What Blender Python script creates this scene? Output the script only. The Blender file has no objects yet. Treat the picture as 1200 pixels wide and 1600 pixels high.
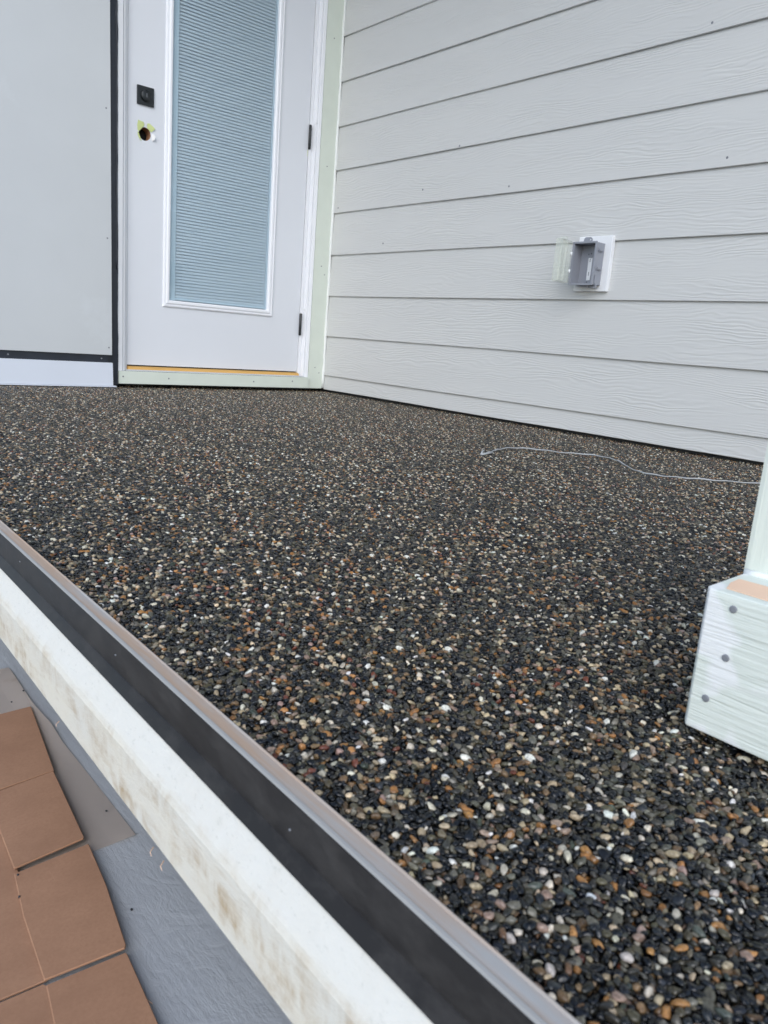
import bpy, bmesh, math, random
import numpy as np
from mathutils import Matrix, Vector

# ------------------------------------------------------------------ camera, sky, sun, exposure
scene = bpy.context.scene
C = scene.collection

cam_d = bpy.data.cameras.new('camera')
cam = bpy.data.objects.new('camera', cam_d)
C.objects.link(cam)
right = Vector((0.760737, -0.644486, 0.076917))
down = Vector((-0.083938, -0.215197, -0.972957))
fwd = Vector((0.643609, 0.733708, -0.217805))
R3 = Matrix((right, -down, -fwd)).transposed()
cam.matrix_world = Matrix.Translation((-2.4481, -3.3729, 0.291)) @ R3.to_4x4()
cam_d.sensor_fit = 'HORIZONTAL'
cam_d.sensor_width = 36.0
cam_d.lens = 36.0 * 1195.1 / 1200.0
cam_d.clip_start = 0.01
cam_d.clip_end = 2000
cam_d.dof.use_dof = True
cam_d.dof.focus_distance = 1.5
cam_d.dof.aperture_fstop = 20.0
scene.camera = cam

SUN_AZ = (-0.66, -0.64)          # horizontal direction towards the sun
SUN_EL = math.radians(36)
world = bpy.data.worlds.new('World')
scene.world = world
world.use_nodes = True
wn = world.node_tree
for n in list(wn.nodes):
    wn.nodes.remove(n)
sky = wn.nodes.new('ShaderNodeTexSky')
sky.sky_type = 'NISHITA'
sky.sun_disc = False
sky.sun_elevation = SUN_EL
sky.sun_rotation = math.atan2(SUN_AZ[0], SUN_AZ[1])
sky.air_density = 1.0
sky.dust_density = 1.0
sky.ozone_density = 1.0
hsv = wn.nodes.new('ShaderNodeHueSaturation')
hsv.inputs['Saturation'].default_value = 0.85
bg = wn.nodes.new('ShaderNodeBackground')
bg.inputs['Strength'].default_value = 0.15
wo = wn.nodes.new('ShaderNodeOutputWorld')
wn.links.new(sky.outputs[0], hsv.inputs['Color'])
wn.links.new(hsv.outputs[0], bg.inputs['Color'])
wn.links.new(bg.outputs[0], wo.inputs['Surface'])

sun_d = bpy.data.lights.new('sun', 'SUN')
sun_d.energy = 0.7
sun_d.angle = math.radians(40)
sun_d.color = (0.91, 0.965, 1.0)
sun = bpy.data.objects.new('sun', sun_d)
C.objects.link(sun)
sd = Vector((SUN_AZ[0], SUN_AZ[1], 0)).normalized() * math.cos(SUN_EL) + Vector((0, 0, math.sin(SUN_EL)))
sun.rotation_euler = sd.to_track_quat('Z', 'Y').to_euler()
sun.location = (-6, -4, 6)

vs = scene.view_settings
vs.view_transform = 'Standard'
vs.look = 'None'
vs.exposure = 0.84
vs.gamma = 1.0
vs.use_curve_mapping = False

rng = np.random.default_rng(7)
random.seed(7)

# ------------------------------------------------------------------ materials
def srgb(r, g, b):
    f = lambda c: (c / 255 / 12.92) if c / 255 <= 0.04045 else ((c / 255 + 0.055) / 1.055) ** 2.4
    return (f(r), f(g), f(b))

class NT:
    def __init__(self, name):
        self.m = bpy.data.materials.new(name)
        self.m.use_nodes = True
        self.t = self.m.node_tree
        self.b = self.t.nodes['Principled BSDF']
        self.out = self.t.nodes['Material Output']
    def n(self, typ, **kw):
        nd = self.t.nodes.new(typ)
        for k, v in kw.items():
            setattr(nd, k, v)
        return nd
    def l(self, a, b):
        self.t.links.new(a, b)
    def coords(self, scale=(1, 1, 1), rot=(0, 0, 0)):
        tc = self.n('ShaderNodeTexCoord')
        mp = self.n('ShaderNodeMapping')
        mp.inputs['Scale'].default_value = scale
        mp.inputs['Rotation'].default_value = rot
        self.l(tc.outputs['Object'], mp.inputs['Vector'])
        return mp.outputs[0]
    def noise(self, vec, scale=5, detail=4, rough=0.55, dist=0.0):
        nd = self.n('ShaderNodeTexNoise')
        nd.inputs['Scale'].default_value = scale
        nd.inputs['Detail'].default_value = detail
        nd.inputs['Roughness'].default_value = rough
        nd.inputs['Distortion'].default_value = dist
        self.l(vec, nd.inputs['Vector'])
        return nd.outputs['Fac']
    def ramp(self, fac, stops):
        r = self.n('ShaderNodeValToRGB')
        e = r.color_ramp.elements
        e[0].position, e[0].color = stops[0][0], (*stops[0][1], 1)
        e[1].position, e[1].color = stops[-1][0], (*stops[-1][1], 1)
        for p, c in stops[1:-1]:
            x = e.new(p)
            x.color = (*c, 1)
        self.l(fac, r.inputs[0])
        return r.outputs[0]
    def mix(self, fac, a, b, mode='MIX'):
        m = self.n('ShaderNodeMix', data_type='RGBA', blend_type=mode)
        for s, v in ((0, fac), (6, a), (7, b)):
            if isinstance(v, (int, float)):
                m.inputs[s].default_value = v
            elif isinstance(v, tuple):
                m.inputs[s].default_value = (*v, 1)
            else:
                self.l(v, m.inputs[s])
        return m.outputs[2]
    def math(self, op, a, b=None):
        m = self.n('ShaderNodeMath', operation=op)
        for i, v in enumerate((a, b)):
            if v is None:
                continue
            if isinstance(v, (int, float)):
                m.inputs[i].default_value = v
            else:
                self.l(v, m.inputs[i])
        return m.outputs[0]
    def bump(self, h, strength=0.3, dist=0.002):
        b = self.n('ShaderNodeBump')
        b.inputs['Strength'].default_value = strength
        b.inputs['Distance'].default_value = dist
        self.l(h, b.inputs['Height'])
        self.l(b.outputs[0], self.b.inputs['Normal'])
    def base(self, c):
        if isinstance(c, tuple):
            self.b.inputs['Base Color'].default_value = (*c, 1)
        else:
            self.l(c, self.b.inputs['Base Color'])
    def set(self, **kw):
        for k, v in kw.items():
            self.b.inputs[k.replace('_', ' ')].default_value = v

G = lambda v: (v, v, v)
def paint(name, col, rough=0.5, blot=0.06, scale=6.0, grain=None, bump=0.15, dirt=None):
    """painted or coated surface: faint blotches, a fine grain, optional specks of dirt"""
    t = NT(name)
    v = t.coords()
    f = t.noise(v, scale, 5, 0.6)
    c = t.mix(f, tuple(x * (1 - blot) for x in col), tuple(min(1, x * (1 + blot)) for x in col))
    if dirt:
        dcol, thr, dscale = dirt
        d = t.noise(v, dscale, 6, 0.65)
        m = t.ramp(d, [(thr, G(0)), (thr + 0.12, G(1))])
        c = t.mix(m, c, dcol)
    t.base(c)
    t.set(Roughness=rough)
    if grain:
        g = t.noise(t.coords(grain), 1.0, 5, 0.6, 0.3)
        t.bump(g, bump, 0.003)
    return t.m

M = {}
M['door_paint'] = paint('door_paint', (0.70, 0.72, 0.765), 0.38, 0.03, 3, (300, 300, 300), 0.02)
M['frame_paint'] = paint('frame_paint', (0.80, 0.81, 0.84), 0.35, 0.04, 8, (200, 200, 20), 0.06, (srgb(196, 196, 196), 0.66, 22))
M['glaze_frame'] = paint('glazing_frame_vinyl', (0.82, 0.83, 0.87), 0.3, 0.02, 5)
M['green_primer'] = paint('pale_green_primer', (0.655, 0.705, 0.63), 0.55, 0.08, 9, (60, 60, 6), 0.25, (srgb(210, 217, 208), 0.60, 14))
M['post_primer'] = paint('post_primer', (0.65, 0.69, 0.62), 0.5, 0.05, 10, (150, 150, 5), 0.4)
M['panel'] = paint('wall_panel_board', (0.545, 0.565, 0.58), 0.6, 0.07, 1.9, (30, 30, 30), 0.05, (srgb(201, 205, 208), 0.62, 2.2))
M['lower_panel'] = paint('lower_panel_board', (0.66, 0.70, 0.78), 0.55, 0.04, 4, (30, 30, 30), 0.05, (srgb(190, 178, 170), 0.70, 18))
M['membrane'] = paint('black_membrane', (0.018, 0.022, 0.032), 0.35, 0.4, 25, (80, 80, 80), 0.3)
M['black_metal'] = paint('black_metal', (0.012, 0.015, 0.017), 0.38, 0.1, 20)
M['sill_wood'] = paint('oak_sill', srgb(205, 160, 90), 0.5, 0.12, 14, (8, 120, 120), 0.2)
M['aluminium'] = paint('mill_aluminium', (0.55, 0.57, 0.6), 0.4, 0.06, 30)
M['mdf'] = paint('bore_wood', srgb(150, 110, 80), 0.8, 0.15, 60)
M['tape'] = paint('masking_tape', srgb(196, 206, 140), 0.6, 0.1, 60)
M['tape_white'] = paint('torn_paper_white', (0.8, 0.8, 0.8), 0.6, 0.05, 60)
M['caulk'] = paint('white_caulk', (0.78, 0.80, 0.78), 0.4, 0.05, 30, (60, 60, 60), 0.2)
M['blind'] = paint('blind_slat_vinyl', (0.63, 0.645, 0.685), 0.45, 0.01, 3)
M['channel'] = paint('blind_channel', (0.64, 0.69, 0.74), 0.4, 0.02, 3)
M['grey_plastic'] = paint('grey_box_plastic', srgb(142, 145, 154), 0.42, 0.04, 30)
M['white_plastic'] = paint('white_flange_plastic', (0.80, 0.81, 0.83), 0.35, 0.02, 10)
M['nail'] = paint('galvanised_nail', (0.20, 0.21, 0.23), 0.45, 0.2, 200)
M['dark'] = paint('dark_sheathing', (0.03, 0.03, 0.032), 0.8, 0.2, 8)
M['soffit'] = paint('soffit', (0.42, 0.41, 0.40), 0.7, 0.05, 3)
M['raw_wood'] = paint('bare_pine', srgb(232, 196, 168), 0.65, 0.12, 12, (160, 10, 160), 0.2)
M['kraft_paper'] = paint('builder_paper', srgb(216, 204, 194), 0.8, 0.06, 5, (40, 40, 40), 0.1, (srgb(202, 186, 172), 0.56, 7))
M['string'] = paint('pale_string', (0.42, 0.43, 0.44), 0.6, 0.1, 80)

# lap siding: fibre cement with an embossed cedar grain
t = NT('lap_siding')
oi = t.n('ShaderNodeObjectInfo')
tc = t.n('ShaderNodeTexCoord')
off = t.n('ShaderNodeVectorMath', operation='MULTIPLY_ADD')
comb = t.n('ShaderNodeCombineXYZ')
t.l(oi.outputs['Random'], comb.inputs[0]); t.l(oi.outputs['Random'], comb.inputs[1]); t.l(oi.outputs['Random'], comb.inputs[2])
t.l(comb.outputs[0], off.inputs[0])
off.inputs[1].default_value = (17, 31, 23)
t.l(tc.outputs['Object'], off.inputs[2])
def mapped(src, scale):
    mp = t.n('ShaderNodeMapping'); mp.inputs['Scale'].default_value = scale
    t.l(src, mp.inputs['Vector']); return mp.outputs[0]
warp = t.noise(mapped(off.outputs[0], (1, 1.15, 5.5)), 2.0, 3, 0.55)
sep = t.n('ShaderNodeSeparateXYZ'); t.l(off.outputs[0], sep.inputs[0])
ph = t.math('ADD', t.math('MULTIPLY', sep.outputs[2], 560.0), t.math('MULTIPLY', warp, 62.0))
band = t.math('MULTIPLY_ADD', t.math('SINE', ph), 0.5); band.node.inputs[2].default_value = 0.5
fine = t.noise(mapped(off.outputs[0], (1, 9, 330)), 1.0, 5, 0.6)
amp = t.ramp(t.noise(mapped(off.outputs[0], (1, 1.2, 6)), 2.2, 3), [(0.36, G(0.08)), (0.62, G(1))])
h = t.math('ADD', t.math('MULTIPLY', band, amp), t.math('MULTIPLY', fine, 0.55))
t.bump(h, 0.48, 0.0016)
blo = t.noise(mapped(off.outputs[0], (1, 0.7, 4)), 2.0, 4)
base = t.mix(blo, (0.565, 0.565, 0.555), (0.615, 0.615, 0.60))
spk = t.ramp(t.noise(tc.outputs['Object'], 34, 6, 0.7), [(0.70, G(0)), (0.78, G(0.35))])
t.base(t.mix(spk, base, srgb(150, 146, 140)))
t.set(Roughness=0.55)
M['siding'] = t.m

# clear plastic of the outlet lid, glass of the door
t = NT('clear_plastic')
tr = t.n('ShaderNodeBsdfTransparent'); tr.inputs[0].default_value = (0.97, 0.975, 0.96, 1)
gl = t.n('ShaderNodeBsdfGlossy'); gl.inputs['Roughness'].default_value = 0.08
df_ = t.n('ShaderNodeBsdfDiffuse'); df_.inputs[0].default_value = (0.80, 0.82, 0.76, 1)
fr = t.n('ShaderNodeFresnel'); fr.inputs[0].default_value = 1.5
gb = t.n('ShaderNodeNewGeometry')
m0 = t.n('ShaderNodeMixShader'); m0.inputs[0].default_value = 0.14
t.l(tr.outputs[0], m0.inputs[1]); t.l(df_.outputs[0], m0.inputs[2])
mx = t.n('ShaderNodeMixShader')
t.l(t.math('MULTIPLY', fr.outputs[0], t.math('SUBTRACT', 1.0, gb.outputs['Backfacing'])), mx.inputs[0])
t.l(m0.outputs[0], mx.inputs[1]); t.l(gl.outputs[0], mx.inputs[2])
t.l(mx.outputs[0], t.out.inputs[0])
M['clear_plastic'] = t.m
t = NT('door_glass')
tr = t.n('ShaderNodeBsdfTransparent'); tr.inputs[0].default_value = (0.90, 0.95, 0.97, 1)
gl = t.n('ShaderNodeBsdfGlossy'); gl.inputs['Roughness'].default_value = 0.02
fr = t.n('ShaderNodeFresnel'); fr.inputs[0].default_value = 1.75
mx = t.n('ShaderNodeMixShader')
gb = t.n('ShaderNodeNewGeometry')
t.l(t.math('MULTIPLY', fr.outputs[0], t.math('SUBTRACT', 1.0, gb.outputs['Backfacing'])), mx.inputs[0]); t.l(tr.outputs[0], mx.inputs[1]); t.l(gl.outputs[0], mx.inputs[2])
t.l(mx.outputs[0], t.out.inputs[0])
M['glass'] = t.m

# bronze coated flashing, worn lip
t = NT('bronze_flashing')
v = t.coords()
scuff = t.noise(t.coords((10, 7, 16)), 2.6, 7, 0.72)
c = t.mix(t.ramp(scuff, [(0.45, G(0)), (0.75, G(1))]), (0.017, 0.0145, 0.0130), (0.050, 0.046, 0.043))
drip = t.ramp(t.noise(t.coords((1, 26, 5)), 1.0, 3, 0.5), [(0.68, G(0)), (0.72, G(0.6))])
scr = t.ramp(t.noise(t.coords((1, 70, 7), (0.9, 0, 0)), 1.6, 5, 0.75), [(0.66, G(0)), (0.70, G(0.5))])
c = t.mix(scr, c, (0.12, 0.11, 0.105))
t.base(t.mix(drip, c, (0.022, 0.014, 0.012)))
t.set(Roughness=0.34, Specular_IOR_Level=0.3)
rr = t.ramp(scuff, [(0.3, G(0.40)), (0.8, G(0.62))])
t.l(rr, t.b.inputs['Roughness'])
t.bump(t.noise(v, 14, 4), 0.10, 0.003)
M['flashing'] = t.m
t = NT('flashing_lip')
along = t.noise(t.coords((14, 1.3, 14)), 2.4, 5, 0.6)
c = t.mix(t.ramp(along, [(0.40, G(0)), (0.56, G(1))]), (0.38, 0.375, 0.365), (0.42, 0.305, 0.225))
c = t.mix(t.ramp(t.noise(t.coords((200, 6, 200)), 1, 5, 0.7), [(0.55, G(0)), (0.8, G(0.6))]), c, (0.50, 0.50, 0.50))
t.base(c); t.set(Roughness=0.5, Metallic=0.0, Specular_IOR_Level=0.35)
M['lip'] = t.m
M['hem'] = paint('worn_grey_hem', (0.33, 0.325, 0.315), 0.45, 0.12, 20)

# stained white fascia
t = NT('stained_fascia')
v = t.coords()
st1 = t.noise(t.coords((1, 3.0, 9), (0.0, 0, 0)), 3.4, 6, 0.7, 0.5)
st2 = t.noise(t.coords((1, 60, 22), (0.5, 0, 0)), 1.0, 4, 0.65)
stain = t.math('MULTIPLY', t.ramp(st1, [(0.44, G(0)), (0.66, G(1))]), t.ramp(st2, [(0.38, G(0)), (0.62, G(1))]))
sepz = t.n('ShaderNodeSeparateXYZ'); t.l(v, sepz.inputs[0])
band = t.ramp(t.math('ADD', t.math('MULTIPLY', sepz.outputs[2], 10.0), 1.0), [(0.0, G(1)), (0.38, G(0.75)), (0.46, G(0.08))])
stain = t.math('MULTIPLY', stain, band)
c = t.mix(t.noise(v, 30, 5, 0.6), (0.655, 0.635, 0.575), (0.705, 0.685, 0.63))
spk = t.ramp(t.noise(t.coords((1, 30, 90), (0.35, 0, 0)), 2.2, 5, 0.7), [(0.60, G(0)), (0.72, G(0.5))])
c = t.mix(spk, c, srgb(186, 186, 176))
fleck = t.ramp(t.noise(t.coords((1, 160, 420), (0.75, 0, 0)), 1.0, 4, 0.7), [(0.60, G(0)), (0.70, G(0.55))])
c = t.mix(fleck, c, srgb(184, 182, 172))
wash = t.math('MULTIPLY', t.ramp(t.noise(t.coords((1, 5, 12)), 2.0, 5, 0.6), [(0.30, G(0.2)), (0.70, G(0.8))]), band)
c = t.mix(wash, c, srgb(222, 214, 196))
t.base(t.mix(t.math('MULTIPLY', stain, 0.95), c, srgb(176, 154, 122)))
t.set(Roughness=0.55)
t.bump(t.noise(t.coords((1, 110, 320), (0.75, 0, 0)), 1.0, 5, 0.7), 0.5, 0.002)
M['fascia'] = t.m

# cardboard
t = NT('cardboard')
v = t.coords()
c = t.mix(t.ramp(t.noise(t.coords((1, 1.2, 1), (0, 0, 0.3)), 14, 5, 0.65), [(0.3, G(0)), (0.7, G(1))]), srgb(156, 116, 89), srgb(172, 130, 101))
c = t.mix(t.ramp(t.noise(v, 260, 3, 0.7), [(0.4, G(0)), (0.7, G(0.35))]), c, srgb(144, 104, 78))
scr = t.ramp(t.noise(t.coords((40, 3, 1), (0, 0, 0.6)), 2, 4, 0.7), [(0.68, G(0)), (0.74, G(0.5))])
t.base(t.mix(scr, c, srgb(192, 152, 122)))
t.set(Roughness=0.75)
flute = t.n('ShaderNodeTexWave'); flute.inputs['Scale'].default_value = 40
t.l(v, flute.inputs[0])
t.bump(t.math('ADD', t.math('MULTIPLY', flute.outputs[1], 0.08), t.noise(v, 22, 3)), 0.10, 0.002)
M['cardboard'] = t.m
M['cardboard_edge'] = paint('cardboard_cut_edge', srgb(150, 113, 88), 0.8, 0.2, 200)

# grey porch paint over rough concrete
t = NT('grey_floor_paint')
v = t.coords()
c = t.mix(t.noise(v, 8, 5), (0.40, 0.415, 0.435), (0.47, 0.485, 0.505))
dirt = t.ramp(t.noise(v, 90, 4, 0.7), [(0.70, G(0)), (0.76, G(0.6))])
t.base(t.mix(dirt, c, srgb(90, 92, 86)))
t.set(Roughness=0.32)
hh = t.math('ADD', t.noise(v, 26, 6, 0.7, 1.2), t.math('MULTIPLY', t.noise(t.coords((90, 14, 1), (0, 0, 0.2)), 1.0, 5, 0.7), 0.8))
t.bump(hh, 0.30, 0.008)
M['grey_floor'] = t.m
M['ground'] = paint('yard_ground', (0.20, 0.20, 0.20), 0.9, 0.25, 0.8, (4, 4, 4), 0.4)
M['concrete'] = paint('foundation_concrete', (0.28, 0.28, 0.28), 0.85, 0.15, 4, (30, 30, 30), 0.4)

# resin-wet pebbles; colour comes from each stone
t = NT('pebble')
at = t.n('ShaderNodeAttribute'); at.attribute_name = 'stone_color'
geo = t.n('ShaderNodeNewGeometry')
ve = t.n('ShaderNodeNewGeometry').outputs['Position']
f = t.noise(ve, 520, 5, 0.7)
c = t.mix(t.ramp(f, [(0.35, G(0.62)), (0.65, G(1.12))]), (0, 0, 0), (1, 1, 1))
mul = t.mix(1.0, at.outputs['Color'], t.ramp(f, [(0.34, G(0.50)), (0.52, G(0.95)), (0.70, G(1.25))]), 'MULTIPLY')
t.base(mul)
t.set(Roughness=0.11, Specular_IOR_Level=0.42)
t.bump(t.noise(ve, 900, 3), 0.25, 0.0006)
M['pebble'] = t.m
M['resin'] = paint('dark_resin_bed', (0.012, 0.012, 0.012), 0.3, 0.3, 200)

# ------------------------------------------------------------------ builders
def link(o, parent=None):
    C.objects.link(o)
    if parent is not None:
        o.parent = parent
    return o
def tag(o, label, cat, group=None):
    o['label'] = label
    o['kind'] = 'thing'
    o['category'] = cat
    if group:
        o['group'] = group
    return o
def thing(name, label, cat, loc=(0, 0, 0), group=None):
    o = link(bpy.data.objects.new(name, None))
    o.location = loc
    o.empty_display_size = 0.05
    return tag(o, label, cat, group)
def structure(o):
    o['kind'] = 'structure'
    return o

def mesh_obj(name, bm, mat, parent=None, smooth=False, mats=None):
    me = bpy.data.meshes.new(name)
    bm.normal_update()
    bm.to_mesh(me)
    bm.free()
    for m in (mats or [mat]):
        me.materials.append(M[m])
    if smooth:
        me.polygons.foreach_set('use_smooth', [True] * len(me.polygons))
    o = bpy.data.objects.new(name, me)
    link(o, parent)
    if parent is not None and parent.location.length > 0:
        o.location = -Vector(parent.location)      # geometry is written in world coordinates
    return o

def bm_box(bm, x0, x1, y0, y1, z0, z1, bev=0.0, mi=0):
    r = bmesh.ops.create_cube(bm, size=1)
    vs_ = r['verts']
    for v in vs_:
        v.co = Vector(((x0 + x1) / 2 + v.co.x * (x1 - x0), (y0 + y1) / 2 + v.co.y * (y1 - y0), (z0 + z1) / 2 + v.co.z * (z1 - z0)))
    fs = set(f for v in vs_ for f in v.link_faces)
    if bev > 0:
        es = list(set(e for v in vs_ for e in v.link_edges))
        rb = bmesh.ops.bevel(bm, geom=es, offset=bev, segments=2, profile=0.7, affect='EDGES')
        fs = set(f for v in rb['verts'] for f in v.link_faces) | set(f for f in fs if f.is_valid)
    for f in fs:
        f.material_index = mi
def box(name, x0, x1, y0, y1, z0, z1, mat, parent=None, bev=0.0):
    bm = bmesh.new()
    bm_box(bm, x0, x1, y0, y1, z0, z1, bev)
    return mesh_obj(name, bm, mat, parent)

def bm_prism(bm, pts, d, mi=0, side=None):
    """solid between polygon pts and the same polygon moved by d"""
    d = Vector(d)
    a = [bm.verts.new(p) for p in pts]
    b = [bm.verts.new(Vector(p) + d) for p in pts]
    n = len(pts)
    f = [bm.faces.new(a), bm.faces.new(list(reversed(b)))]
    for q in f:
        q.material_index = mi
    for i in range(n):
        q = bm.faces.new((a[i], b[i], b[(i + 1) % n], a[(i + 1) % n]))
        q.material_index = mi if side is None else side
    bmesh.ops.recalc_face_normals(bm, faces=bm.faces[:])
def prism(name, pts, d, mat, parent=None, bev=0.0, mats=None):
    bm = bmesh.new()
    bm_prism(bm, pts, d, 0, 1 if mats else None)
    if bev:
        bmesh.ops.bevel(bm, geom=bm.edges[:], offset=bev, segments=2, profile=0.7, affect='EDGES')
    return mesh_obj(name, bm, mat, parent, mats=mats)

def bm_tube(bm, pts, rad, seg=8, cap=True):
    pts = [Vector(p) for p in pts]
    rings = []
    prev = None
    for i, p in enumerate(pts):
        tg = (pts[min(i + 1, len(pts) - 1)] - pts[max(i - 1, 0)]).normalized()
        ref = Vector((0, 0, 1)) if abs(tg.z) < 0.9 else Vector((1, 0, 0))
        a = tg.cross(ref).normalized()
        b = a.cross(tg)
        r = rad[i] if isinstance(rad, (list, tuple)) else rad
        rings.append([bm.verts.new(p + (a * math.cos(2 * math.pi * k / seg) + b * math.sin(2 * math.pi * k / seg)) * r) for k in range(seg)])
    for i in range(len(rings) - 1):
        for k in range(seg):
            bm.faces.new((rings[i][k], rings[i][(k + 1) % seg], rings[i + 1][(k + 1) % seg], rings[i + 1][k]))
    if cap:
        bm.faces.new(list(reversed(rings[0])))
        bm.faces.new(rings[-1])
    bmesh.ops.recalc_face_normals(bm, faces=bm.faces[:])
def tube(name, pts, rad, mat, parent=None, seg=8):
    bm = bmesh.new()
    bm_tube(bm, pts, rad, seg)
    return mesh_obj(name, bm, mat, parent, smooth=True)

def nail_head(p, axis, r, parent):
    """a low domed nail head on a face whose outward direction is axis"""
    bm = bmesh.new()
    a = Vector(axis)
    p = Vector(p)
    bm_tube(bm, [p - a * 0.001, p + a * 0.0006, p + a * 0.0010], [r, r, r * 0.7], 10)
    return mesh_obj('nail', bm, 'nail', parent, smooth=False)

# ------------------------------------------------------------------ ground, landing, porch, house walls, ceiling
structure(box('ground', -300, 300, -300, 300, -0.60, -0.40, 'ground'))
bm = bmesh.new()
bm_box(bm, -3.6, -1.9, -4.6, 0.6, -0.42, -0.35, 0.01)
structure(mesh_obj('lower_landing', bm, 'grey_floor'))
structure(box('foundation_wall', -1.90, 0.30, -4.4, 0.3, -0.41, -0.04, 'concrete'))
EX = lambda y: -2.1842 + 0.0166 * (y + 2.3035)     # outer edge of the porch lip at depth y
bm = bmesh.new()
bm_prism(bm, [(EX(-4.3) + 0.006, -4.3, -0.0065), (0.2, -4.3, -0.0065), (0.2, 0.2, -0.0065), (EX(0.2) + 0.006, 0.2, -0.0065)], (0, 0, -0.03))
porch = structure(mesh_obj('porch_floor', bm, 'resin'))
structure(box('house_wall', -2.6, 0.2, 0.10, 0.25, -0.03, 3.3, 'dark'))
structure(box('side_house_wall', 0.032, 0.2, -4.3, 0.098, -0.03, 3.3, 'dark'))
structure(box('ceiling', -1.95, 0.25, -3.35, 0.25, 3.305, 3.42, 'soffit'))

# ------------------------------------------------------------------ lap siding
siding = thing('siding_wall', 'pale grey wood-grain lap siding wall beside the door', 'wall', (0, 0, 0))
EXPO, Z0 = 0.2044, 0.0865
YB = -4.2
TH = 0.0085
SL = 0.0095 / EXPO
for i in range(-1, 16):
    zb = Z0 + i * EXPO
    zt = zb + EXPO + 0.028
    xb = 0.0
    if i == -1:
        xb = SL * (0.012 - zb)
        zb = 0.012
    zt = min(zt, 3.3)
    xt = (zt - (Z0 + i * EXPO)) * SL
    r = 0.0016
    prof = [(xb + r, zb), (xb, zb + r), (xt, zt), (xt + TH, zt), (xb + TH, zb)]
    ye = -0.003
    # long boards, gently uneven along their bottom edge
    n = 40
    bm = bmesh.new()
    ph = random.random() * 6
    rows = []
    for k in range(n + 1):
        y = ye + (YB - ye) * k / n
        w = 0.0007 * math.sin(y * 2.3 + ph) + 0.0004 * math.sin(y * 5.1 + ph * 2)
        rows.append([bm.verts.new((x + 0.5 * w, y, z + (w if j < 2 else 0))) for j, (x, z) in enumerate(prof)])
    m = len(prof)
    for k in range(n):
        for j in range(m):
            bm.faces.new((rows[k][j], rows[k][(j + 1) % m], rows[k + 1][(j + 1) % m], rows[k + 1][j]))
    bm.faces.new(rows[0]); bm.faces.new(list(reversed(rows[-1])))
    bmesh.ops.recalc_face_normals(bm, faces=bm.faces[:])
    mesh_obj('siding_board', bm, 'siding', siding)
for y, z in [(-0.879, 1.1151), (-1.1785, 0.9282), (-2.071, 0.9312), (-0.669, 0.9613), (-0.045, 0.9282), (-1.95, 1.338), (-1.40, 1.545), (-0.42, 0.742)]:
    k = math.floor((z - Z0) / EXPO)
    nail_head(((z - (Z0 + k * EXPO)) * SL, y, z), (-1, 0, 0), 0.0042, siding)

# ------------------------------------------------------------------ trim boards in the corner and under the door
ct = thing('corner_trim', 'pale green primed vertical trim board between door frame and siding', 'trim board', (-0.05, 0, 0.016))
box('board', -0.0955, -0.0045, 0.0, 0.02, 0.016, 3.3, 'green_primer', ct, 0.0012)
bm = bmesh.new()
zz = np.linspace(0.02, 3.29, 74)
bm_tube(bm, [(0.0005 + random.uniform(-0.0015, 0.0015), -0.002, z) for z in zz], [random.uniform(0.0062, 0.0085) for z in zz], 8)
mesh_obj('caulk_bead', bm, 'caulk', ct, smooth=True)
for x, z in [(-0.055, 0.125), (-0.027, 0.098), (-0.05, 0.64), (-0.028, 0.60), (-0.05, 1.12), (-0.05, 1.70)]:
    nail_head((x, -0.0002, z), (0, -1, 0), 0.003, ct)
sb = thing('sill_board', 'pale green primed horizontal board below the door threshold', 'trim board', (-0.6, 0, 0.016))
box('board', -1.1135, -0.0975, -0.010, 0.014, 0.0165, 0.0715, 'green_primer', sb, 0.0012)
for x, z in [(-1.095, 0.048), (-0.88, 0.045), (-0.43, 0.043), (-0.20, 0.050)]:
    nail_head((x, -0.0102, z), (0, -1, 0), 0.0036, sb)

# ------------------------------------------------------------------ door frame
df = thing('door_frame', 'white door frame with stepped moulding and oak threshold', 'door frame', (-0.6, 0.03, 0.072))
ZT = 2.16
for x0, x1, y0 in [(-0.1425, -0.1265, 0.032), (-1.0775, -1.0615, 0.032)]:
    box('jamb', x0, x1, y0, 0.098, 0.0725, ZT, 'frame_paint', df, 0.0015)
for prof in ([(-0.126, 0.024), (-0.1235, 0.010), (-0.119, 0.0085), (-0.1165, 0.013), (-0.1145, 0.013), (-0.112, 0.002), (-0.099, -0.001), (-0.0965, 0.003), (-0.0965, 0.06), (-0.126, 0.06)],
             [(-1.078, 0.024), (-1.0805, 0.010), (-1.087, 0.0085), (-1.0895, 0.013), (-1.0915, 0.013), (-1.094, 0.002), (-1.112, -0.001), (-1.1165, 0.003), (-1.1165, 0.06), (-1.078, 0.06)]):
    prism('brick_moulding', [(x, y, 0.0725) for x, y in prof], (0, 0, ZT + 0.03 - 0.0725), 'frame_paint', df)
box('head_jamb', -1.0615, -0.1425, 0.032, 0.098, 2.135, ZT, 'frame_paint', df, 0.0015)
prism('threshold', [(-1.0610, 0.012, 0.0745), (-1.0610, 0.018, 0.0885), (-1.0610, 0.034, 0.0925), (-1.0610, 0.098, 0.0925), (-1.0610, 0.098, 0.0745)], (0.918, 0, 0), 'sill_wood', df)
box('threshold_nosing', -1.0760, -0.1265, -0.002, 0.0115, 0.0728, 0.0790, 'aluminium', df, 0.0012)

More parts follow.
